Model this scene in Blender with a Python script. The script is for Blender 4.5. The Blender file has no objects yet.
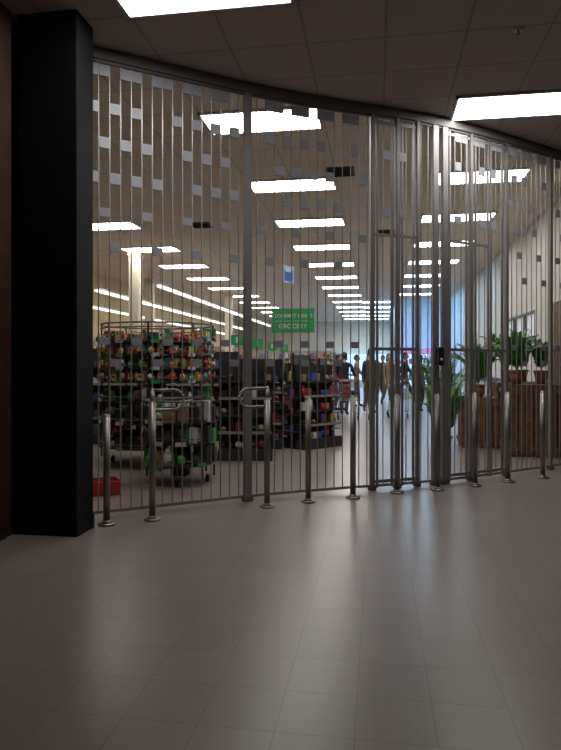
import bpy, bmesh, math, random
from mathutils import Vector, Matrix
random.seed(4)
sc = bpy.context.scene
CEIL = 4.3

# ------------------------------------------------------------------ materials
def newmat(name):
    m = bpy.data.materials.new(name); m.use_nodes = True
    return m, m.node_tree, m.node_tree.nodes['Principled BSDF']
def pm(name, col, rough=0.6, metal=0.0, noise=0.12, scale=12, emit=0, ecol=None, trans=0, alpha=1):
    m, nt, b = newmat(name)
    b.inputs['Roughness'].default_value = rough
    b.inputs['Metallic'].default_value = metal
    b.inputs['Transmission Weight'].default_value = trans
    b.inputs['Alpha'].default_value = alpha
    tc = nt.nodes.new('ShaderNodeTexCoord'); n = nt.nodes.new('ShaderNodeTexNoise')
    n.inputs['Scale'].default_value = scale; n.inputs['Detail'].default_value = 4
    r = nt.nodes.new('ShaderNodeValToRGB')
    a = [max(0, c*(1-noise)) for c in col]; d = [min(1, c*(1+noise)) for c in col]
    r.color_ramp.elements[0].color = (*a, 1); r.color_ramp.elements[1].color = (*d, 1)
    r.color_ramp.elements[0].position = .3; r.color_ramp.elements[1].position = .7
    nt.links.new(tc.outputs['Object'], n.inputs['Vector'])
    nt.links.new(n.outputs['Fac'], r.inputs['Fac'])
    nt.links.new(r.outputs['Color'], b.inputs['Base Color'])
    if emit:
        b.inputs['Emission Color'].default_value = (*(ecol or col), 1)
        b.inputs['Emission Strength'].default_value = emit
    return m

def floor_mat():
    m, nt, b = newmat('vinyl_tile_floor'); L = nt.links
    tc = nt.nodes.new('ShaderNodeTexCoord')
    br = nt.nodes.new('ShaderNodeTexBrick')
    br.offset = 0; br.squash = 1
    br.inputs['Scale'].default_value = 1
    br.inputs['Brick Width'].default_value = .305
    br.inputs['Row Height'].default_value = .305
    br.inputs['Mortar Size'].default_value = .0022
    br.inputs['Mortar Smooth'].default_value = .3
    br.inputs['Bias'].default_value = 0
    br.inputs['Color1'].default_value = (.262, .224, .211, 1)
    br.inputs['Color2'].default_value = (.244, .208, .196, 1)
    br.inputs['Mortar'].default_value = (.155, .132, .125, 1)
    L.new(tc.outputs['Object'], br.inputs['Vector'])
    # fine speckle inside each vinyl tile
    n = nt.nodes.new('ShaderNodeTexNoise'); n.inputs['Scale'].default_value = 40; n.inputs['Detail'].default_value = 2
    L.new(tc.outputs['Object'], n.inputs['Vector'])
    r = nt.nodes.new('ShaderNodeMapRange')
    r.inputs['To Min'].default_value = .93; r.inputs['To Max'].default_value = 1.07
    L.new(n.outputs['Fac'], r.inputs['Value'])
    mx = nt.nodes.new('ShaderNodeVectorMath'); mx.operation = 'SCALE'
    L.new(br.outputs['Color'], mx.inputs[0]); L.new(r.outputs['Result'], mx.inputs['Scale'])
    L.new(mx.outputs['Vector'], b.inputs['Base Color'])
    b.inputs['Roughness'].default_value = .30
    return m

def ceil_mat(name, k):
    m, nt, b = newmat(name); L = nt.links
    tc = nt.nodes.new('ShaderNodeTexCoord'); mp = nt.nodes.new('ShaderNodeMapping')
    mp.inputs['Location'].default_value = (2.03, -4.235, 0)
    br = nt.nodes.new('ShaderNodeTexBrick'); br.offset = 0; br.squash = 1
    br.inputs['Scale'].default_value = 1
    br.inputs['Brick Width'].default_value = .7
    br.inputs['Row Height'].default_value = .6625
    br.inputs['Mortar Size'].default_value = .010
    br.inputs['Mortar Smooth'].default_value = .1
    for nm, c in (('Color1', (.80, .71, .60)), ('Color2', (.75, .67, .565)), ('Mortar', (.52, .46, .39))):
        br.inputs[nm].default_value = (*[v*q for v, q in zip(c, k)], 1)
    L.new(tc.outputs['Object'], mp.inputs['Vector']); L.new(mp.outputs['Vector'], br.inputs['Vector'])
    L.new(br.outputs['Color'], b.inputs['Base Color'])
    n = nt.nodes.new('ShaderNodeTexNoise'); n.inputs['Scale'].default_value = 60
    L.new(tc.outputs['Object'], n.inputs['Vector'])
    bp = nt.nodes.new('ShaderNodeBump'); bp.inputs['Strength'].default_value = .3
    L.new(n.outputs['Fac'], bp.inputs['Height']); L.new(bp.outputs['Normal'], b.inputs['Normal'])
    b.inputs['Roughness'].default_value = .9
    return m

M = {}
M['floor'] = floor_mat(); M['ceil'] = ceil_mat('acoustic_ceiling_tile', (1, 1, 1)); M['ceilshaded'] = ceil_mat('shaded_ceiling_tile', (.62, .60, .67))  # mall side: same tile, its dimmer light painted in as a darker tint
M['cream'] = pm('cream_painted_wall', (.70, .62, .50), .8, noise=.05, scale=3)
M['yellow'] = pm('warm_yellow_wall', (.60, .47, .27), .8, noise=.08, scale=2)
M['palewall'] = pm('pale_grey_wall', (.55, .53, .50), .8, noise=.05, scale=2)
M['litbluewall'] = pm('cool_lit_blue_wall', (.42, .66, .90), .6, noise=.05, scale=2, emit=.16, ecol=(.45, .72, 1))  # cool light put into the wall colour, with a faint added glow
M['mallwall'] = pm('mall_wall_paint', (.20, .17, .15), .8, noise=.1, scale=2)
M['brown'] = pm('brown_wall_panel', (.060, .024, .016), .6, noise=.25, scale=6)
M['black_pil'] = pm('black_pillar_cladding', (.004, .004, .007), .75, noise=.1)
M['black_pil'].node_tree.nodes['Principled BSDF'].inputs['Specular IOR Level'].default_value = .25
M['track'] = pm('aluminium_track', (.17, .165, .165), .6, .4, noise=.05)
M['rod'] = pm('aluminium_rod', (.34, .32, .31), .42, .6, noise=.05)
M['post'] = pm('grille_post_aluminium', (.29, .28, .29), .52, .4, noise=.05)
M['plate'] = pm('grille_link_plate', (.36, .37, .43), .5, .15, noise=.08)
M['steel'] = pm('brushed_steel', (.28, .26, .25), .42, .85, noise=.1, scale=40)
M['black'] = pm('black_plastic', (.015, .015, .017), .4)
M['dark'] = pm('charcoal_laminate', (.030, .028, .030), .5)
M['rubber'] = pm('black_rubber', (.01, .01, .01), .8)
M['white'] = pm('white_plastic', (.62, .62, .60), .4)
M['green'] = pm('green_sign_face', (.015, .28, .07), .4, noise=.05, emit=.04, ecol=(.02, .5, .1))
M['red'] = pm('red_plastic', (.50, .04, .03), .5)
M['orange'] = pm('orange_card', (.60, .22, .05), .5)
M['yel'] = pm('yellow_card', (.62, .48, .10), .5)
M['blue'] = pm('blue_card', (.05, .12, .42), .5)
M['pink'] = pm('pink_card', (.56, .17, .27), .5)
M['purple'] = pm('purple_card', (.17, .06, .25), .5)
M['teal'] = pm('teal_card', (.06, .28, .28), .5)
M['cardb'] = pm('cardboard', (.30, .20, .12), .8)
M['greenp'] = pm('green_pack', (.06, .34, .08), .5)
M['darkred'] = pm('dark_red_pack', (.18, .02, .02), .5)
M['wood'] = pm('crate_pine', (.19, .10, .05), .7, noise=.35, scale=9)
M['leaf'] = pm('palm_leaf', (.07, .20, .04), .5, noise=.4, scale=8)
M['terra'] = pm('terracotta_pot', (.22, .09, .045), .8)
M['soil'] = pm('potting_soil', (.03, .02, .012), .95)
M['screen'] = pm('monitor_glow', (.1, .2, .3), .3, emit=.6, ecol=(.4, .6, .9))
M['magenta'] = pm('freezer_magenta_glow', (.4, .15, .4), .4, emit=.5, ecol=(.7, .3, .75))
M['coolglow'] = pm('freezer_blue_glow', (.3, .5, .9), .4, emit=1.6, ecol=(.35, .6, 1.0))
LP = 13.2
M['lamp'] = pm('troffer_diffuser', (.9, .9, .9), .5, noise=0, emit=LP, ecol=(1.0, .96, .90))
M['strip'] = pm('linear_lamp_diffuser', (.9, .9, .9), .5, noise=0, emit=2.6, ecol=(1.0, .93, .76))
M['lampcool'] = pm('cool_troffer_diffuser', (.9, .9, .9), .5, noise=0, emit=LP*1.3, ecol=(.55, .80, 1.0))
M['daylight'] = pm('window_daylight_pane', (.5, .55, .6), .3, noise=0, emit=.3, ecol=(.85, .88, .95))
M['frame'] = pm('lamp_trim_white', (.55, .53, .5), .5)
M['shelfm'] = pm('shelf_metal_beige', (.30, .27, .23), .5)
M['skin'] = pm('skin', (.42, .24, .16), .55)
M['hair'] = pm('dark_hair', (.02, .013, .01), .6)
M['hair2'] = pm('grey_hair', (.25, .22, .2), .6)
M['jean'] = pm('denim', (.04, .055, .10), .8)
M['khaki'] = pm('khaki_cotton', (.16, .12, .08), .8)
M['coatblk'] = pm('black_coat', (.014, .013, .016), .8)
M['coatolive'] = pm('olive_jacket', (.08, .06, .035), .8)
M['coattan'] = pm('tan_jacket', (.22, .14, .09), .8)
M['coatblue'] = pm('blue_shirt', (.08, .13, .22), .8)
M['coatred'] = pm('maroon_top', (.14, .03, .03), .8)
M['lip'] = pm('lips', (.3, .08, .07), .5)
M['posterw'] = pm('poster_blue_white', (.30, .45, .75), .5, noise=.6, scale=5)

PAL = ['red', 'orange', 'yel', 'blue', 'pink', 'purple', 'teal', 'cardb', 'greenp', 'white', 'darkred', 'white', 'black']
DPAL = ['darkred', 'black', 'black', 'purple', 'blue', 'dark', 'white', 'cardb', 'black', 'black', 'dark', 'dark']

# ------------------------------------------------------------------ mesh builder
class B:
    def __init__(s, name):
        s.name = name; s.bm = bmesh.new(); s.mats = []
    def mi(s, m):
        if m not in s.mats: s.mats.append(m)
        return s.mats.index(m)
    def _fin(s, verts, m, smooth=False):
        i = s.mi(m); fs = set()
        for v in verts:
            for f in v.link_faces: fs.add(f)
        for f in fs: f.material_index = i; f.smooth = smooth
        return fs
    def box(s, c, sz, m, rz=0, bev=0, rx=0):
        r = bmesh.ops.create_cube(s.bm, size=1)
        vs = r['verts']
        mat = Matrix.Translation(c) @ Matrix.Rotation(rz, 4, 'Z') @ Matrix.Rotation(rx, 4, 'X') @ Matrix.Diagonal((*sz, 1))
        bmesh.ops.transform(s.bm, matrix=mat, verts=vs)
        fs = s._fin(vs, m)
        if bev:
            es = set(e for v in vs for e in v.link_edges)
            bmesh.ops.bevel(s.bm, geom=list(es), offset=bev, segments=2, affect='EDGES', profile=.5)
        return vs
    def plate(s, c, w, t, h, m, rz=0, r=.014):
        pts = []
        for cx, cz, a0 in ((w/2-r, h/2-r, 0), (-w/2+r, h/2-r, 90), (-w/2+r, -h/2+r, 180), (w/2-r, -h/2+r, 270)):
            for k in range(4):
                a = math.radians(a0+k*30); pts.append((cx+r*math.cos(a), cz+r*math.sin(a)))
        mt = Matrix.Translation(c) @ Matrix.Rotation(rz, 4, 'Z')
        f = [s.bm.verts.new(mt @ Vector((x, -t/2, z))) for x, z in pts]
        k = [s.bm.verts.new(mt @ Vector((x, t/2, z))) for x, z in pts]
        i = s.mi(m)
        s.bm.faces.new(f).material_index = i; s.bm.faces.new(k[::-1]).material_index = i
        n = len(pts)
        for j in range(n): s.bm.faces.new((f[j], k[j], k[(j+1) % n], f[(j+1) % n])).material_index = i
    def tube(s, p0, p1, r, m, seg=8, r2=None):
        p0 = Vector(p0); p1 = Vector(p1); d = p1-p0
        if d.length < 1e-6: return
        q = d.to_track_quat('Z', 'Y').to_matrix().to_4x4()
        res = bmesh.ops.create_cone(s.bm, cap_ends=True, segments=seg, radius1=r, radius2=r if r2 is None else r2, depth=d.length)
        bmesh.ops.transform(s.bm, matrix=Matrix.Translation((p0+p1)/2) @ q, verts=res['verts'])
        s._fin(res['verts'], m, seg > 6)
    def ball(s, c, r, m, scale=(1, 1, 1), seg=10, rot=None):
        res = bmesh.ops.create_uvsphere(s.bm, u_segments=seg, v_segments=max(5, seg*2//3), radius=r)
        mt = Matrix.Translation(c)
        if rot is not None: mt = mt @ rot
        bmesh.ops.transform(s.bm, matrix=mt @ Matrix.Diagonal((*scale, 1)), verts=res['verts'])
        s._fin(res['verts'], m, True)
        return res['verts']
    def path(s, pts, r, m, seg=8):
        for a, b in zip(pts[:-1], pts[1:]): s.tube(a, b, r, m, seg)
        for p in pts[1:-1]: s.ball(p, r, m, seg=8)
    def ring(s, c, R, r, m, n=20):
        pts = [Vector((c[0]+R*math.cos(2*math.pi*i/n), c[1]+R*math.sin(2*math.pi*i/n), c[2])) for i in range(n+1)]
        for a, b in zip(pts[:-1], pts[1:]): s.tube(a, b, r, m, 6)
    def face(s, pts, m):
        vs = [s.bm.verts.new(p) for p in pts]
        f = s.bm.faces.new(vs); f.material_index = s.mi(m); return f
    def done(s, loc=(0, 0, 0), rz=0, parent=None):
        me = bpy.data.meshes.new(s.name); s.bm.to_mesh(me); s.bm.free()
        for m in s.mats: me.materials.append(M[m])
        o = bpy.data.objects.new(s.name, me); sc.collection.objects.link(o)
        o.location = loc; o.rotation_euler = (0, 0, rz)
        if parent: o.parent = parent
        return o

def simple(name, c, sz, m, bev=0):
    b = B(name); b.box((0, 0, 0), sz, m, bev=bev); return b.done(c)

# ------------------------------------------------------------------ grille path
P = [(-2.80, 5.13), (-2.544, 5.32), (-1.297, 6.25), (-.719, 6.62), (.788, 7.50), (2.445, 8.88), (3.05, 9.41)]
def gy(x):
    for i in range(len(P)-1):
        if x <= P[i+1][0] or i == len(P)-2:
            x0, y0 = P[i]; x1, y1 = P[i+1]
            def sl(j):
                a = P[max(j-1, 0)]; c = P[min(j+1, len(P)-1)]
                return (c[1]-a[1])/(c[0]-a[0])
            h = x1-x0; t = (x-x0)/h
            return ((2*t**3-3*t**2+1)*y0+(t**3-2*t**2+t)*h*sl(i)+(-2*t**3+3*t**2)*y1+(t**3-t**2)*h*sl(i+1))
# ------------------------------------------------------------------ room shell
simple('floor', (-1, 18.5, -.05), (20, 47, .1), 'floor')
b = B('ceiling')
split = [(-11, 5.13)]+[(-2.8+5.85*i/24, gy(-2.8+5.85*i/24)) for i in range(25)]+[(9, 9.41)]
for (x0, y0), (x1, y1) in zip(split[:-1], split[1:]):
    b.face([(x0, -5, CEIL), (x0, y0, CEIL), (x1, y1, CEIL), (x1, -5, CEIL)], 'ceilshaded')
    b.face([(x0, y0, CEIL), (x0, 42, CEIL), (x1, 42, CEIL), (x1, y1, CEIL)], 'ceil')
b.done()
H2 = CEIL/2
simple('wall_mall_left', (-3.04, -.15, H2), (.12, 9.7, CEIL), 'brown')
simple('wall_mall_back', (2.5, -4.95, H2), (11, .1, CEIL), 'mallwall')
simple('wall_mall_right', (7.95, 2.3, H2), (.1, 14.4, CEIL), 'mallwall')
simple('wall_front_left', (-5.95, 5.1, H2), (6.1, .12, CEIL), 'mallwall')
simple('wall_front_right', (5.6, 9.5, H2), (4.8, .12, CEIL), 'mallwall')
simple('wall_store_left', (-8.95, 23.5, H2), (.1, 36.6, CEIL), 'yellow')
simple('wall_store_back', (-3.9, 41.9, H2), (10, .1, CEIL), 'cream')
simple('wall_cooler_end', (2.05, 28.1, H2), (2.3, .2, CEIL), 'litbluewall')
simple('wall_inner_passage', (.85, 35, H2), (.1, 13.6, CEIL), 'litbluewall')
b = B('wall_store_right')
for y0, y1, z0, z1, mm in [(9.56, 13.0, 0, CEIL, 'palewall'), (13, 16, 0, 1.7, 'palewall'), (13, 16, 2.5, CEIL, 'palewall'), (16, 23.5, 0, CEIL, 'palewall'), (23.5, 28, 0, CEIL, 'litbluewall')]:
    b.box((3.16, (y0+y1)/2, (z0+z1)/2), (.12, y1-y0, z1-z0), mm)
b.done()
b = B('window_1')
b.box((3.18, 14.5, 2.1), (.02, 3, .8), 'daylight')
for y in (13.03, 14, 15, 15.97): b.box((3.13, y, 2.1), (.07, .05, .8), 'track')
for z in (1.72, 2.48): b.box((3.13, 14.5, z), (.07, 3, .05), 'track')
b.done()
b = B('trim_1'); b.box((3.085, 10.6, 1.25), (.03, 2.0, 2.5), 'wood', bev=.004)
for k in range(10): b.box((3.068, 9.7+k*.2, 1.25), (.012, .02, 2.5), 'black')
b.done()
b = B('trim_wall_rail'); b.box((3.085, 19.9, 1.0), (.03, 16.1, .12), 'dark'); b.done()
b = B('baseboard_right'); b.box((3.09, 19.9, .06), (.02, 16.1, .12), 'black'); b.done()
b = B('baseboard_left'); b.box((-2.97, -.15, .05), (.02, 9.5, .1), 'black'); b.done()

b = B('black_pillar')
b.box((0, 0, H2), (.53, .30, CEIL), 'black_pil', bev=.008)
b.box((0, 0, .06), (.545, .315, .12), 'black_pil', bev=.004)
b.done((-2.685, 4.88, 0))

def col(x, y, w=.28):
    b = B('support_column')
    b.box((0, 0, H2), (w, w, CEIL), 'cream', bev=.015)
    b.box((0, 0, .1), (w+.03, w+.03, .2), 'dark')
    b.box((0, 0, CEIL-.05), (w+.05, w+.05, .1), 'cream')
    b.done((x, y, 0))
col(-6.16, 15.2); col(-5.95, 24.5); col(-7.6, 20)

# ------------------------------------------------------------------ ceiling lights
def troffer(x, y, m='lamp', w=1.40, d=.66):
    b = B('ceiling_light_panel')
    b.box((0, 0, 0), (w-.06, d-.06, .012), m)
    for sx in (-1, 1): b.box((sx*(w/2-.015), 0, 0), (.03, d, .025), 'frame')
    for sy in (-1, 1): b.box((0, sy*(d/2-.015), 0), (w, .03, .025), 'frame')
    b.done((x, y, CEIL-.0135))
Y0 = 4.57
for k in range(0, 14): troffer(-1.35, Y0+2.65*k)
for k in range(1, 9): troffer(1.54, Y0+2.65*k, 'lamp' if k < 5 else 'lampcool')
for k in range(2, 13): troffer(-5.6, Y0+2.65*k-.35)
for k in range(9, 14): troffer(-.02, Y0+2.65*k+.3, 'lampcool')
for x, y0, y1, z in [(-5.06, 13.9, 29, 3.25), (-6.9, 14.5, 32, 3.25), (-8.3, 15, 36, 3.1)]:
    b = B('linear_strip_light')
    L = y1-y0
    b.box((0, 0, 0), (.09, L, .05), 'strip'); b.box((0, 0, .05), (.12, L, .05), 'frame')
    n = int(L/3)
    for i in range(n+1):
        yy = -L/2+.1+i*(L-.2)/n
        b.tube((0, yy, .05), (0, yy, CEIL-z), .008, 'track', 6)
    b.done((x, (y0+y1)/2, z))
for x, y in [(-.55, 9.3), (-3.6, 12.4), (.2, 13.7)]:
    b = B('ceiling_air_vent')
    b.box((0, 0, 0), (.42, .42, .02), 'dark')
    for i in range(4): b.box((0, -.15+i*.1, -.015), (.36, .03, .02), 'black', rx=.5)
    b.done((x, y, CEIL-.012))
for x, y in [(-2.6, 3.9), (1.2, 5.6), (3.1, 6.1)]:
    b = B('ceiling_sprinkler')
    b.tube((0, 0, 0), (0, 0, -.01), .05, 'frame', 16); b.tube((0, 0, 0), (0, 0, -.05), .01, 'steel'); b.tube((0, 0, -.05), (0, 0, -.055), .02, 'steel', 12)
    b.done((x, y, CEIL))

# ------------------------------------------------------------------ folding grille
XS = [-2.80+5.85*i/800 for i in range(801)]
S = [0]
for i in range(800): S.append(S[-1]+math.hypot(XS[i+1]-XS[i], gy(XS[i+1])-gy(XS[i])))
def at(s):
    s = max(0, min(S[-1], s))
    lo, hi = 0, 800
    while hi-lo > 1:
        m = (lo+hi)//2
        if S[m] <= s: lo = m
        else: hi = m
    t = (s-S[lo])/(S[hi]-S[lo])
    x = XS[lo]+t*(XS[hi]-XS[lo]); y = gy(x)
    e = .01; a = math.atan2(gy(x+e)-gy(x-e), 2*e)
    return x, y, a
def s_of(x):
    i = (x+2.80)/5.85*800; i0 = min(799, int(i)); return S[i0]+(i-i0)*(S[i0+1]-S[i0])

b = B('folding_security_grille')
TZ = 4.2
n = 70
for i in range(n):
    s0 = S[-1]*i/n; s1 = S[-1]*(i+1)/n
    x, y, a = at((s0+s1)/2)
    b.box((x, y, TZ+.04), ((s1-s0)*1.04, .07, .10), 'track', rz=a)
    b.box((x, y, TZ-.02), ((s1-s0)*1.04, .025, .03), 'track', rz=a)
    b.box((x, y, .055), ((s1-s0)*1.04, .02, .028), 'post', rz=a)
posts = [(-1.32, .085), (-.06, .05), (.22, .05), (.45, .04), (.66, .085), (.775, .085), (1.11, .05), (1.6, .045), (2.28, .05), (3.0, .08), (-2.75, .08)]
for px, w in posts:
    x, y, a = at(s_of(px))
    b.box((x, y, TZ/2+.01), (w, .05, TZ-.03), 'post', rz=a, bev=.006)
    b.box((x, y, .03), (w+.02, .07, .05), 'track', rz=a)
def rail(xa, xb, z, h=.035, m='post'):
    sa, sb = s_of(xa), s_of(xb); k = 4
    for i in range(k):
        x, y, a = at(sa+(sb-sa)*(i+.5)/k)
        b.box((x, y, z), ((sb-sa)/k*1.02, .022, h), m, rz=a)
for xa, xb in [(-.06, .22), (.22, .45), (.775, 1.11), (1.11, 1.6)]:
    for z in (.10, 1.58, 4.12): rail(xa, xb, z)
for xa, xb in [(-.06, .45), (.775, 1.35)]: rail(xa, xb, 2.86, .03)
for xs in (-.005, .165, .275, .40, .84, 1.05, 1.17, 1.34, 1.38, 1.54):
    x, y, a = at(s_of(xs)); b.box((x, y, TZ/2), (.024, .02, TZ-.06), 'post', rz=a)
sp = .1; nr = int(S[-1]/sp)
psm = [(s_of(p[0]), p[1]) for p in posts]
for i in range(nr):
    s = .05+i*sp
    x, y, a = at(s)
    infr = (-.06 < x < .66) or (.775 < x < 1.6)
    if not any(abs(s-q) < w/2+.02 for q, w in psm):
        b.tube((x, y, .05), (x, y, TZ), .0065, 'rod', 6)
    if i == nr-1: break
    x2, y2, a2 = at(s+sp/2)
    if any(abs(s+sp/2-q) < w/2+.03 for q, w in psm): continue
    def plate(z, h=.10, w=.095):
        b.plate((x2, y2, z), w, .02, h, 'plate', a2)
    if not (-.06 < x < .66):
        if i % 3 != 1: plate(4.10, .10)
    rows = [(3.76, 0), (3.44, 1), (3.12, 0), (2.80, 1), (2.48, 0)]
    for j, (z, ph) in enumerate(rows):
        seed = (i*7+j*13) % 10
        if infr:
            if j in (0, 2) and i % 2 == ph: plate(z, .10)
            continue
        if j < 3:
            if i % 2 == ph and seed not in (3, 6): plate(z)
        elif (i+ph) % 4 == 0: plate(z, .08)
    if not infr:
        if i % 3 == 0: plate(1.62, .07)
        if i % 4 == 0: plate(1.42, .07)
x, y, a = at(s_of(.715))
b.box((x, y-.04, 1.5), (.10, .05, .22), 'black', rz=a, bev=.01)
b.tube((x+.02, y-.10, 1.46), (x+.0, y-.04, 1.46), .018, 'steel', 12)
b.done()

# ------------------------------------------------------------------ bollards
def bollard(x, y, hand=0, h=1.08):
    b = B('steel_bollard')
    b.tube((0, 0, 0), (0, 0, .018), .075, 'steel', 24)
    b.tube((0, 0, .018), (0, 0, .04), .045, 'steel', 24, .032)
    b.tube((0, 0, .018), (0, 0, h-.02), .030, 'steel', 20)
    b.ball((0, 0, h-.02), .030, 'steel', (1, 1, .7), 16)
    if hand:
        pts = []
        L = .30*hand
        for t in range(0, 13):
            an = -math.pi/2+math.pi*t/12
            pts.append(Vector((L*.68+hand*.09*math.cos(an), 0, h+.0+.09*math.sin(an))))
        pts = [Vector((0, 0, h-.09))]+pts+[Vector((0, 0, h+.09))]
        b.path(pts, .015, 'steel', 10)
        b.tube((0, 0, h-.1), (0, 0, h+.09), .022, 'steel', 12)
        b.ball((0, 0, h+.09), .022, 'steel')
    b.done((x, y, 0), .65 if hand > 0 else .62)
for i, (x, y) in enumerate([(-2.345, 5.13), (-2.01, 5.353), (-1.077, 6.02), (-.70, 6.30), (-.256, 6.566), (.21, 6.896), (.663, 7.13), (1.113, 7.43), (1.54, 7.75), (2.02, 8.09)]):
    bollard(x, y, {1: 1, 2: -1}.get(i, 0), .97 if i == 0 else 1.08)

# ------------------------------------------------------------------ merchandise
def pack(b, x, y, z, pal, s=.1):
    m = random.choice(pal); t = random.random()
    w = s*random.uniform(.6, 1); h = s*random.uniform(.8, 1.7)
    if t < .6: b.box((x, y, z+h/2), (w, w*.7, h), m, rz=random.uniform(-.1, .1))
    elif t < .8:
        b.tube((x, y, z), (x, y, z+h*.7), w*.4, m, 8); b.tube((x, y, z+h*.7), (x, y, z+h), w*.4, m, 8, w*.15)
    else: b.ball((x, y, z+w*.5), w*.5, m, seg=8)

def round_stand(name, loc, R, H, tiers, pal, s=.12, lowpal=None):
    b = B(name)
    for k in range(8):
        a = k*math.pi/4+.2
        b.tube((R*math.cos(a), R*math.sin(a), .08), (R*math.cos(a), R*math.sin(a), H), .012, 'black', 6)
        if k % 2 == 0:
            p = Vector((R*.8*math.cos(a), R*.8*math.sin(a), .045)); b.tube(p+Vector((-.015, 0, 0)), p+Vector((.015, 0, 0)), .045, 'rubber', 12)
            b.tube(p, p+Vector((0, 0, .06)), .01, 'steel')
    b.tube((0, 0, .09), (0, 0, H-.1), .12, 'dark', 12)
    b.ring((0, 0, H), R, .012, 'track'); b.ring((0, 0, H-.06), R, .008, 'track')
    for z in tiers:
        b.tube((0, 0, z-.02), (0, 0, z), R*.98, 'dark', 24)
        b.ring((0, 0, z+.05), R, .006, 'steel')
        low = lowpal and z < 1.1
        pp = lowpal if low else pal
        if not low and lowpal: b.tube((0, 0, z), (0, 0, z+.11), R*.5, 'white', 16)
        for rr in (R*.90, R*.70):
            n = int(2*math.pi*rr/(s*1.0))
            for i in range(n):
                a = 2*math.pi*i/n
                pack(b, rr*math.cos(a), rr*math.sin(a), z, pp, s)
        for k in range(10):
            a = k*math.pi/5
            b.box(((R+.015)*math.cos(a), (R+.015)*math.sin(a), z+.0), (.005, .12, .05), random.choice(['white', 'greenp', 'dark', 'white']), rz=a)
        if not low and lowpal:
            # sachets and packets clipped to the outside of the upper wire tiers, each with a label
            for k in range(38):
                a = 2*math.pi*k/38+random.uniform(-.02, .02)
                w_ = random.uniform(.05, .085); h_ = random.uniform(.06, .11); rr = R+.02+random.uniform(0, .02); zz = z+.06+random.uniform(-.015, .02)
                if k % 3 == 0: b.ball((rr*math.cos(a), rr*math.sin(a), zz), w_*.5, random.choice(pal), (1, 1, 1.1), 8)
                else:
                    b.box((rr*math.cos(a), rr*math.sin(a), zz), (.014, w_, h_), random.choice(pal), rz=a)
                    b.box(((rr+.009)*math.cos(a), (rr+.009)*math.sin(a), zz+.01), (.003, w_*.6, h_*.3), random.choice(['white', 'dark', 'yel', 'darkred']), rz=a)
    b.done(loc)
round_stand('confectionery_display_stand', (-3.15, 8.6, 0), .80, 1.97, [.28, .62, .92, 1.18, 1.36, 1.54, 1.72], ['red', 'pink', 'yel', 'orange', 'white', 'white', 'red', 'teal', 'pink', 'yel', 'greenp', 'dark', 'darkred', 'cardb', 'dark'], .105, ['greenp', 'dark', 'black', 'dark', 'darkred', 'white', 'black'])
round_stand('bakery_display_stand', (-2.33, 7.15, 0), .40, .98, [.25, .5, .74], ['white', 'greenp', 'white', 'cardb', 'dark', 'dark'], .15)

def rack(name, loc, L, D, H, n, pal, rz=0, s=.11, body='dark', edge=('dark', 'shelfm')):
    b = B(name)
    b.box((0, 0, H/2), (L, .04, H), body)
    b.box((0, 0, .07), (L, D, .14), body)
    for sx in (-1, 1): b.box((sx*(L/2-.015), 0, H/2), (.03, .08, H), 'black')
    for sy in (-1, 1):
        for k in range(n):
            z = .16+k*(H-.2)/n
            dd = (D/2-.03)*(1-.25*k/n)
            b.box((0, sy*(dd/2+.02), z), (L-.02, dd, .02), body)
            b.box((0, sy*(dd+.025), z), (L-.02, .006, .04), edge[k % 2])
            x = -L/2+.08
            while x < L/2-.06:
                pack(b, x, sy*(dd*.62+.02), z+.01, pal, s); x += s*1.0
    for sx in (-1, 1):
        for z in [.3+.28*j for j in range(int((H-.3)/.28))]:
            pack(b, sx*(L/2+.05), 0, z, pal, .09); b.box((sx*(L/2+.05), 0, z-.01), (.09, .3, .012), body)
    b.done(loc, rz)
MP = DPAL+['cardb', 'orange', 'yel', 'red', 'white']
rack('snack_display_rack', (-1.95, 9.1, 0), .8, .5, 1.45, 5, DPAL, .15)
rack('snack_display_rack', (-1.10, 10.6, 0), .9, .55, 1.40, 5, MP, .9)
rack('snack_display_rack', (-2.0, 10.4, 0), .8, .5, 1.5, 5, MP, .1)
rack('magazine_display_rack', (-1.55, 12.6, 0), .9, .5, 1.6, 5, DPAL, 1.3)
rack('magazine_display_rack', (-1.25, 14.1, 0), 1.0, .5, 1.55, 5, DPAL, 1.5)
rack('drinks_display_rack', (-3.3, 11.4, 0), 1.4, .6, 1.65, 5, MP, 0)
rack('drinks_display_rack', (-4.9, 10.6, 0), 1.4, .6, 1.7, 5, PAL, .1)
for i, (x, y) in enumerate([(-7.9, 12), (-7.9, 15.5), (-6.9, 19), (-7.2, 23), (-7.0, 27), (-6.8, 31), (-3.6, 31), (-3.6, 34.5), (-3.2, 38)]):
    rack('grocery_shelf_gondola', (x, y, 0), 2.6, .9, 2.1, 6, PAL, 0 if i > 1 else 1.4, .16, 'shelfm')

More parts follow.
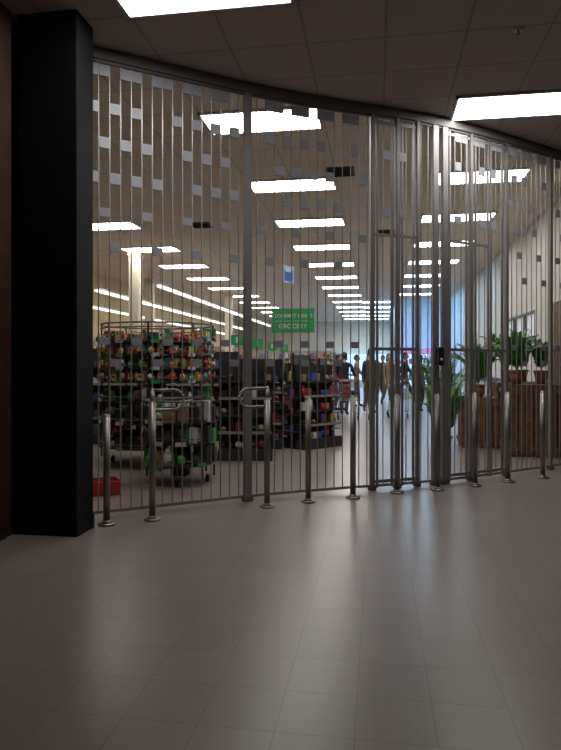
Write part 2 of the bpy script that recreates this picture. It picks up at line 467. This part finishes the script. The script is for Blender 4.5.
def checkout(x, y):
    b = B('checkout_counter')
    b.box((0, 0, .42), (2.6, .62, .84), 'dark', bev=.02)
    b.box((0, 0, .87), (2.66, .68, .05), 'black', bev=.01)
    b.box((.5, 0, .9), (1.5, .45, .02), 'rubber')
    b.box((-.45, -.05, .905), (.35, .35, .015), 'steel')
    b.box((-.75, .1, 1.05), (.05, .05, .3), 'black')
    b.box((-.75, .08, 1.28), (.34, .04, .26), 'black', rz=.2, bev=.01)
    b.box((-.755, .055, 1.28), (.29, .004, .2), 'screen', rz=.2)
    b.box((-.35, .25, 1.0), (.2, .12, .2), 'dark', bev=.01)
    b.tube((-1.0, .25, .88), (-1.0, .25, 2.05), .02, 'steel')
    b.box((-1.0, .22, 2.13), (.36, .05, .30), 'green', bev=.01)
    b.box((-1.0, .19, 2.13), (.05, .01, .18), 'white')
    b.box((0, -.33, .55), (2.5, .02, .1), 'darkred')
    for i in range(9): pack(b, -.1+i*.16, random.uniform(-.12, .12), .91, PAL, .15)
    for k in range(3):
        b.box((1.38, 0, .4+.28*k), (.14, .55, .02), 'black')
        for j in range(4): pack(b, 1.38, -.2+j*.13, .41+.28*k, PAL, .11)
    b.done((x, y, 0))
for i in range(5): checkout(-3.05, 14.4+3.05*i)

b = B('hanging_department_sign')
b.box((0, 0, 0), (.82, .03, .45), 'green', bev=.004)
for z in (-.225, .225): b.box((0, 0, z), (.84, .04, .015), 'greenp')
for sx in (-.36, .36): b.tube((sx, 0, .22), (sx, 0, CEIL-2.26), .004, 'steel', 6)
b.box((0, -.018, -.01), (.7, .003, .008), 'white')
sg = b.done((-1.62, 11.9, 2.26), .05)
for t, z, s in [('GOURMET MEATS', .06, .095), ('GROCERY', -.15, .12)]:
    cu = bpy.data.curves.new('sign_text', 'FONT'); cu.body = t; cu.size = s; cu.align_x = 'CENTER'; cu.extrude = .002; cu.offset = .002
    o = bpy.data.objects.new('sign_text', cu); sc.collection.objects.link(o)
    o.rotation_euler = (math.pi/2, 0, 0); o.location = (0, -.022, z); o.parent = sg
    cu.materials.append(M['white'])
b = B('hanging_poster_board')
b.box((0, 0, 0), (.34, .02, .40), 'posterw', bev=.004)
b.box((0, -.012, -.05), (.24, .004, .2), 'blue')
b.box((.02, -.015, .1), (.2, .004, .08), 'white')
for sx in (-.12, .12): b.tube((sx, 0, .19), (sx, 0, .85), .004, 'steel', 6)
b.done((-2.0, 13.9, 3.45), .9)

# freezers
b = B('glass_door_freezer')
b.box((0, 0, .2), (2.2, .7, .4), 'white', bev=.02); b.box((0, .3, 1.1), (2.2, .1, 1.6), 'coolglow')
b.box((0, 0, 2.0), (2.2, .7, .25), 'magenta', bev=.02)
for sx in (-1.08, -.36, .36, 1.08): b.box((sx, -.3, 1.15), (.05, .06, 1.5), 'track')
for z in (.75, 1.1, 1.45):
    b.box((0, 0, z), (2.1, .5, .02), 'white')
    for i in range(14): pack(b, -1+i*.15, -.1, z+.01, PAL, .16)
b.done((1.95, 27.6, 0))
b = B('glass_door_freezer')
b.box((0, 0, .2), (3.0, .7, .4), 'white', bev=.02); b.box((0, .3, 1.1), (3.0, .1, 1.6), 'coolglow'); b.box((0, 0, 2.0), (3, .7, .25), 'coolglow', bev=.02)
for sx in (-1.48, -.5, .5, 1.48): b.box((sx, -.3, 1.15), (.05, .06, 1.5), 'track')
b.done((-.9, 41.4, 0))

b = B('red_shopping_basket')
b.box((0, 0, .01), (.4, .28, .02), 'red')
for sy in (-1, 1):
    b.box((0, sy*.15, .10), (.44, .012, .16), 'red', rx=-sy*.08)
    b.tube((-.2, sy*.16, .18), (.2, sy*.16, .18), .012, 'red')
for sx in (-1, 1):
    b.box((sx*.21, 0, .10), (.012, .3, .16), 'red'); b.tube((sx*.21, -.16, .18), (sx*.21, .16, .18), .012, 'red')
b.path([Vector((-.2, 0, .18)), Vector((-.19, .1, .2)), Vector((.19, .1, .2)), Vector((.2, 0, .18))], .008, 'black')
o = b.done((-2.95, 6.35, 0), .6); o.scale = (.8, .8, .8)

# ------------------------------------------------------------------ crates and palms
def crate(x, y, w, d, h, rz=0):
    b = B('wooden_plant_crate')
    for sx in (-1, 1):
        for sy in (-1, 1): b.box((sx*(w/2-.03), sy*(d/2-.03), h/2), (.06, .06, h), 'wood')
    n = int(w/.11)
    for i in range(n):
        xx = -w/2+(i+.5)*w/n
        for sy in (-1, 1): b.box((xx, sy*d/2, h/2), (w/n*.82, .02, h-.06), 'wood')
    n2 = int(d/.11)
    for i in range(n2):
        yy = -d/2+(i+.5)*d/n2
        for sx in (-1, 1): b.box((sx*w/2, yy, h/2), (.02, d/n2*.82, h-.06), 'wood')
    for z in (.12, h-.1):
        for sy in (-1, 1): b.box((0, sy*(d/2+.02), z), (w+.04, .02, .07), 'wood')
        for sx in (-1, 1): b.box((sx*(w/2+.02), 0, z), (.02, d+.04, .07), 'wood')
    b.box((0, 0, h-.012), (w, d, .02), 'wood')
    b.done((x, y, 0), rz)
crate(2.40, 10.25, .8, .7, 1.1); crate(1.72, 11.1, .6, .6, .85); crate(2.45, 11.5, .8, .8, 1.1)

def palm(x, y, z, h=.8, nf=13, sd=0, spread=1):
    random.seed(sd+50)
    b = B('potted_palm')
    b.tube((0, 0, 0), (0, 0, .18), .08, 'terra', 18, .11); b.tube((0, 0, .18), (0, 0, .21), .12, 'terra', 18)
    b.tube((0, 0, .205), (0, 0, .215), .10, 'soil', 18)
    for k in range(nf):
        a = 2*math.pi*k/nf+random.uniform(-.2, .2); L = h*random.uniform(.7, 1.1); lean = random.uniform(.2, .62)*spread
        pts = []
        for i in range(9):
            t = i/8
            r = L*lean*t**1.3; zz = .2+L*(t-.55*lean*t**3)
            pts.append(Vector((r*math.cos(a), r*math.sin(a), zz)))
        for p, q in zip(pts[:-1], pts[1:]): b.tube(p, q, .006, 'leaf', 5)
        for i in range(2, 9):
            p = pts[i]; dr = (pts[i]-pts[i-1]).normalized(); side = dr.cross(Vector((0, 0, 1)))
            if side.length < .01: continue
            side.normalize()
            for sg_ in (-1, 1):
                for u in (0, .33, .66):
                    pp = p-(pts[i]-pts[i-1])*u
                    tip = pp+side*sg_*L*.19*(1.15-i/12)+dr*L*.12-Vector((0, 0, .03))
                    m1 = (pp+tip)/2+dr*.017; m2 = (pp+tip)/2-dr*.017
                    b.face([pp, m1, tip, m2], 'leaf')
    b.done((x, y, z))
palm(2.15, 10.15, 1.1, .62, 20, 1); palm(2.55, 10.3, 1.1, .60, 18, 2, .8); palm(1.72, 11.1, .85, .90, 22, 3)
palm(2.25, 11.35, 1.1, .80, 20, 4); palm(2.56, 11.7, 1.1, .75, 18, 5, .7); palm(1.15, 11.9, 0, 1.5, 22, 6, .8); palm(1.12, 10.7, 0, 1.0, 18, 7, .8)
random.seed(9)

# ------------------------------------------------------------------ people
def skinned(verts, edges, rad):
    me = bpy.data.meshes.new('t'); me.from_pydata(verts, edges, [])
    o = bpy.data.objects.new('t', me); sc.collection.objects.link(o)
    o.modifiers.new('s', 'SKIN'); ss = o.modifiers.new('u', 'SUBSURF'); ss.levels = 2; ss.render_levels = 2
    for i, r in enumerate(rad):
        r = r if isinstance(r, tuple) else (r, r)
        me.skin_vertices[0].data[i].radius = r
        me.skin_vertices[0].data[i].use_root = (i == 0)
    dg = bpy.context.evaluated_depsgraph_get()
    out = bpy.data.meshes.new_from_object(o.evaluated_get(dg))
    bpy.data.objects.remove(o); return out

def person(loc, rz, top, legs, stride=.0, arms=(0, 0), elbow=(.15, .15), h=1.75, hair='hair', hem=.90, female=False):
    k = h/1.75
    V = [(0, 0, .96), (0, 0, 1.10), (0, -.005, 1.27), (0, 0, 1.41), (0, -.005, 1.50), (0, -.012, 1.56)]
    E = [(0, 1), (1, 2), (2, 3), (3, 4), (4, 5)]
    R = [(.145, .11), (.125, .095), (.155, .11), (.10, .085), .052, .05]
    hands = []
    sw = .165 if female else .19
    for si, sx in enumerate((-1, 1)):
        th = stride*sx; back = max(0, -th)
        hip = Vector((sx*.09, 0, .90))
        kn = hip+Vector((sx*.01, -math.sin(th+.05)*.42, -math.cos(th)*.42))
        low = th-back*1.0-.05
        an = kn+Vector((0, -math.sin(low)*.40, -math.cos(low)*.40))
        toe = an+Vector((sx*.02, -.15, -.045))
        i = len(V); V += [tuple(hip), tuple(kn), tuple(an), tuple(toe)]
        E += [(0, i), (i, i+1), (i+1, i+2), (i+2, i+3)]
        R += [.092, .062, .045, (.042, .032)]
        sh = Vector((sx*sw, 0, 1.415)); A = arms[si]; el = elbow[si]
        eb = sh+Vector((sx*.045, -math.sin(A)*.29, -math.cos(A)*.29))
        wr = eb+Vector((sx*.005, -math.sin(A+el)*.26, -math.cos(A+el)*.26))
        dr = (wr-eb).normalized(); pa = wr+dr*.075
        i = len(V); V += [tuple(sh), tuple(eb), tuple(wr), tuple(pa)]
        E += [(3, i), (i, i+1), (i+1, i+2), (i+2, i+3)]
        R += [.062, .043, .03, (.032, .02)]
        hands.append((wr, pa, dr, sx))
    me = skinned(V, E, R)
    zmin = min(v.co.z for v in me.vertices)
    b = B('person')
    order = [legs, top, 'skin', 'black']
    idx = [b.mi(m) for m in order]
    b.bm.from_mesh(me)
    for f in b.bm.faces:
        c = f.calc_center_median(); f.smooth = True
        arm = abs(c.x) > sw-.01 and c.z > .6 and any((c-h_[0]).length < .62 for h_ in hands)
        hand = any((c-h_[1]).length < .075 for h_ in hands)
        if hand: i = 2
        elif c.z > 1.485 and abs(c.x) < .09: i = 2
        elif arm or c.z > hem: i = 1
        elif c.z < zmin+.11: i = 3
        else: i = 0
        f.material_index = idx[i]
    for wr, pa, dr, sx in hands:
        for j in range(4):
            L = (.075, .085, .08, .06)[j]
            p = pa+Vector((0, -.03+j*.02, 0)); q = p+dr*L*.55; r_ = q+(dr+Vector((-sx*.5, 0, 0))).normalized()*L*.5
            b.tube(p, q, .009, 'skin', 6); b.tube(q, r_, .008, 'skin', 6, .006); b.ball(q, .009, 'skin', seg=6)
        p = wr+dr*.03; q = p+dr*.03+Vector((-sx*.015, -.045, 0)); b.tube(p, q, .012, 'skin', 6); b.tube(q, q+dr*.03, .01, 'skin', 6, .007)
    hc = Vector((0, -.02, 1.645))
    vs = b.ball(hc, 1, 'skin', (.077, .096, .118), 20)
    for v in vs:
        if v.co.z < hc.z-.03: v.co.x *= 1-.9*(hc.z-.03-v.co.z)*2.2
    b.tube(hc+Vector((0, -.088, .02)), hc+Vector((0, -.112, -.025)), .008, 'skin', 6, .015)
    for sx in (-1, 1):
        b.ball(hc+Vector((sx*.032, -.084, .012)), .012, 'white', seg=8); b.ball(hc+Vector((sx*.032, -.094, .012)), .006, 'black', seg=6)
        b.box(hc+Vector((sx*.032, -.09, .035)), (.035, .012, .006), hair)
        b.ball(hc+Vector((sx*.077, .005, 0)), .026, 'skin', (.35, .8, 1.2), 8)
    b.box(hc+Vector((0, -.088, -.055)), (.045, .012, .011), 'lip')
    vs = b.ball(hc+Vector((0, .014, .02)), 1, hair, (.085, .100, .115), 20)
    rm = [v for v in vs if (v.co.y < hc.y-.045 and v.co.z < hc.z+.05) or (v.co.z < hc.z-(.12 if female else .05))]
    bmesh.ops.delete(b.bm, geom=rm, context='VERTS')
    if female: b.ball(hc+Vector((0, .06, -.07)), .09, hair, (.95, .5, 1.3), 12)
    o = b.done((loc[0], loc[1], -zmin*k), rz); o.scale = (k, k, k)
    return o
person((-.92, 17.4), 2.9, 'coatblk', 'jean', .12, (.5, .5), (.8, .8), 1.76, hem=.8)
person((-.15, 15.2), 2.6, 'coatolive', 'khaki', .22, (-.2, .25), h=1.84, hem=.78)
person((.36, 20.9), .4, 'coattan', 'khaki', .3, (.3, -.3), h=1.80, female=True, hem=.7)
person((.92, 21.6), 1.3, 'coatblk', 'coatblk', .45, (-.4, .4), h=1.90, hem=.72)
person((1.6, 25.6), -.3, 'coatblue', 'jean', .1, h=1.74)
person((-1.2, 19.2), 1.2, 'coatred', 'jean', .05, (.6, .5), (.9, .9), 1.72, female=True)
person((-1.2, 22.3), -1.0, 'coatblue', 'coatblk', .1, (.3, .4), (.7, .7), 1.76, 'hair2')
person((-.35, 25.0), 2.8, 'coatolive', 'jean', .2, (.3, -.2), h=1.78)
person((-.25, 18.6), .3, 'coatblk', 'khaki', .15, (.2, .3), (.3, .3), h=1.74, female=True, hem=.8)
person((.2, 24.2), -.5, 'coatblk', 'jean', .25, (.3, -.2), h=1.8)
person((-.7, 21.0), 1.6, 'coattan', 'coatblk', .1, (.5, .4), (.9, .7), h=1.74)
person((1.25, 18.9), 2.7, 'coatolive', 'coatblk', .2, (.2, -.2), h=1.72, female=True)
person((-4.2, 15.15), 0, 'coatblk', 'coatblk', .0, (.5, .5), (.9, .9), 1.7)
person((-4.2, 18.2), .1, 'coatred', 'coatblk', .0, (.5, .4), (.9, .9), 1.72, female=True)

# shopping carts
def cart(x, y, rz):
    b = B('shopping_cart')
    W0, W1, L = .26, .20, .85
    def P3(u, v, w):
        ww = (W0*(1-v)+W1*v)*(.85+.15*w)
        return Vector((u*ww, .05+v*L, .50+.48*w+(.06*v*(1-w))))
    for w in (0, .25, .5, .75, 1):
        r = .008 if w in (0, 1) else .004
        for u in (-1, 1): b.tube(P3(u, 0, w), P3(u, 1, w), r, 'steel', 6)
        for v in (0, 1): b.tube(P3(-1, v, w), P3(1, v, w), r, 'steel', 6)
    for i in range(13):
        v = i/12
        for u in (-1, 1): b.tube(P3(u, v, 0), P3(u, v, 1), .003, 'steel', 5)
        b.tube(P3(-1, v, 0), P3(1, v, 0), .003, 'steel', 5)
    for i in range(7):
        u = -1+i/3
        for v in (0, 1): b.tube(P3(u, v, 0), P3(u, v, 1), .003, 'steel', 5)
    for u in (-1, 1):
        b.path([P3(u, 0, 1)+Vector((0, -.12, .05)), P3(u, 0, 1), Vector((u*.25, .02, .5)), Vector((u*.25, .08, .16)), Vector((u*.2, .85, .16))], .012, 'steel')
        for yy in (.1, .85):
            xx = u*(.25 if yy < .5 else .2)
            b.tube((xx, yy, .16), (xx, yy, .07), .01, 'steel'); b.tube((xx-.014, yy, .06), (xx+.014, yy, .06), .06, 'rubber', 16)
    a_ = P3(-1, 0, 1)+Vector((0, -.12, .05)); c_ = P3(1, 0, 1)+Vector((0, -.12, .05)); b.tube(a_, c_, .016, 'red', 10)
    for i in range(8): pack(b, random.uniform(-.14, .14), random.uniform(.15, .75), .56, DPAL, .2)
    b.done((x, y, 0), rz)
cart(-.72, 15.7, .15)
cart(.55, 16.6, .1)

# ------------------------------------------------------------------ world, camera
w = bpy.data.worlds.new('World'); sc.world = w; w.use_nodes = True
w.node_tree.nodes['Background'].inputs[0].default_value = (.02, .02, .025, 1)
w.node_tree.nodes['Background'].inputs[1].default_value = .3
cam = bpy.data.cameras.new('Camera'); co = bpy.data.objects.new('Camera', cam); sc.collection.objects.link(co)
cam.sensor_fit = 'VERTICAL'; cam.sensor_height = 24; cam.lens = 24*620/750
co.location = (0, 0, 1.4); co.rotation_euler = (math.pi/2, 0, math.radians(8.9))
cam.shift_y = -10/750
cam.clip_end = 200
sc.camera = co
sc.view_settings.view_transform = 'Standard'
sc.view_settings.look = 'None'
sc.view_settings.exposure = 0
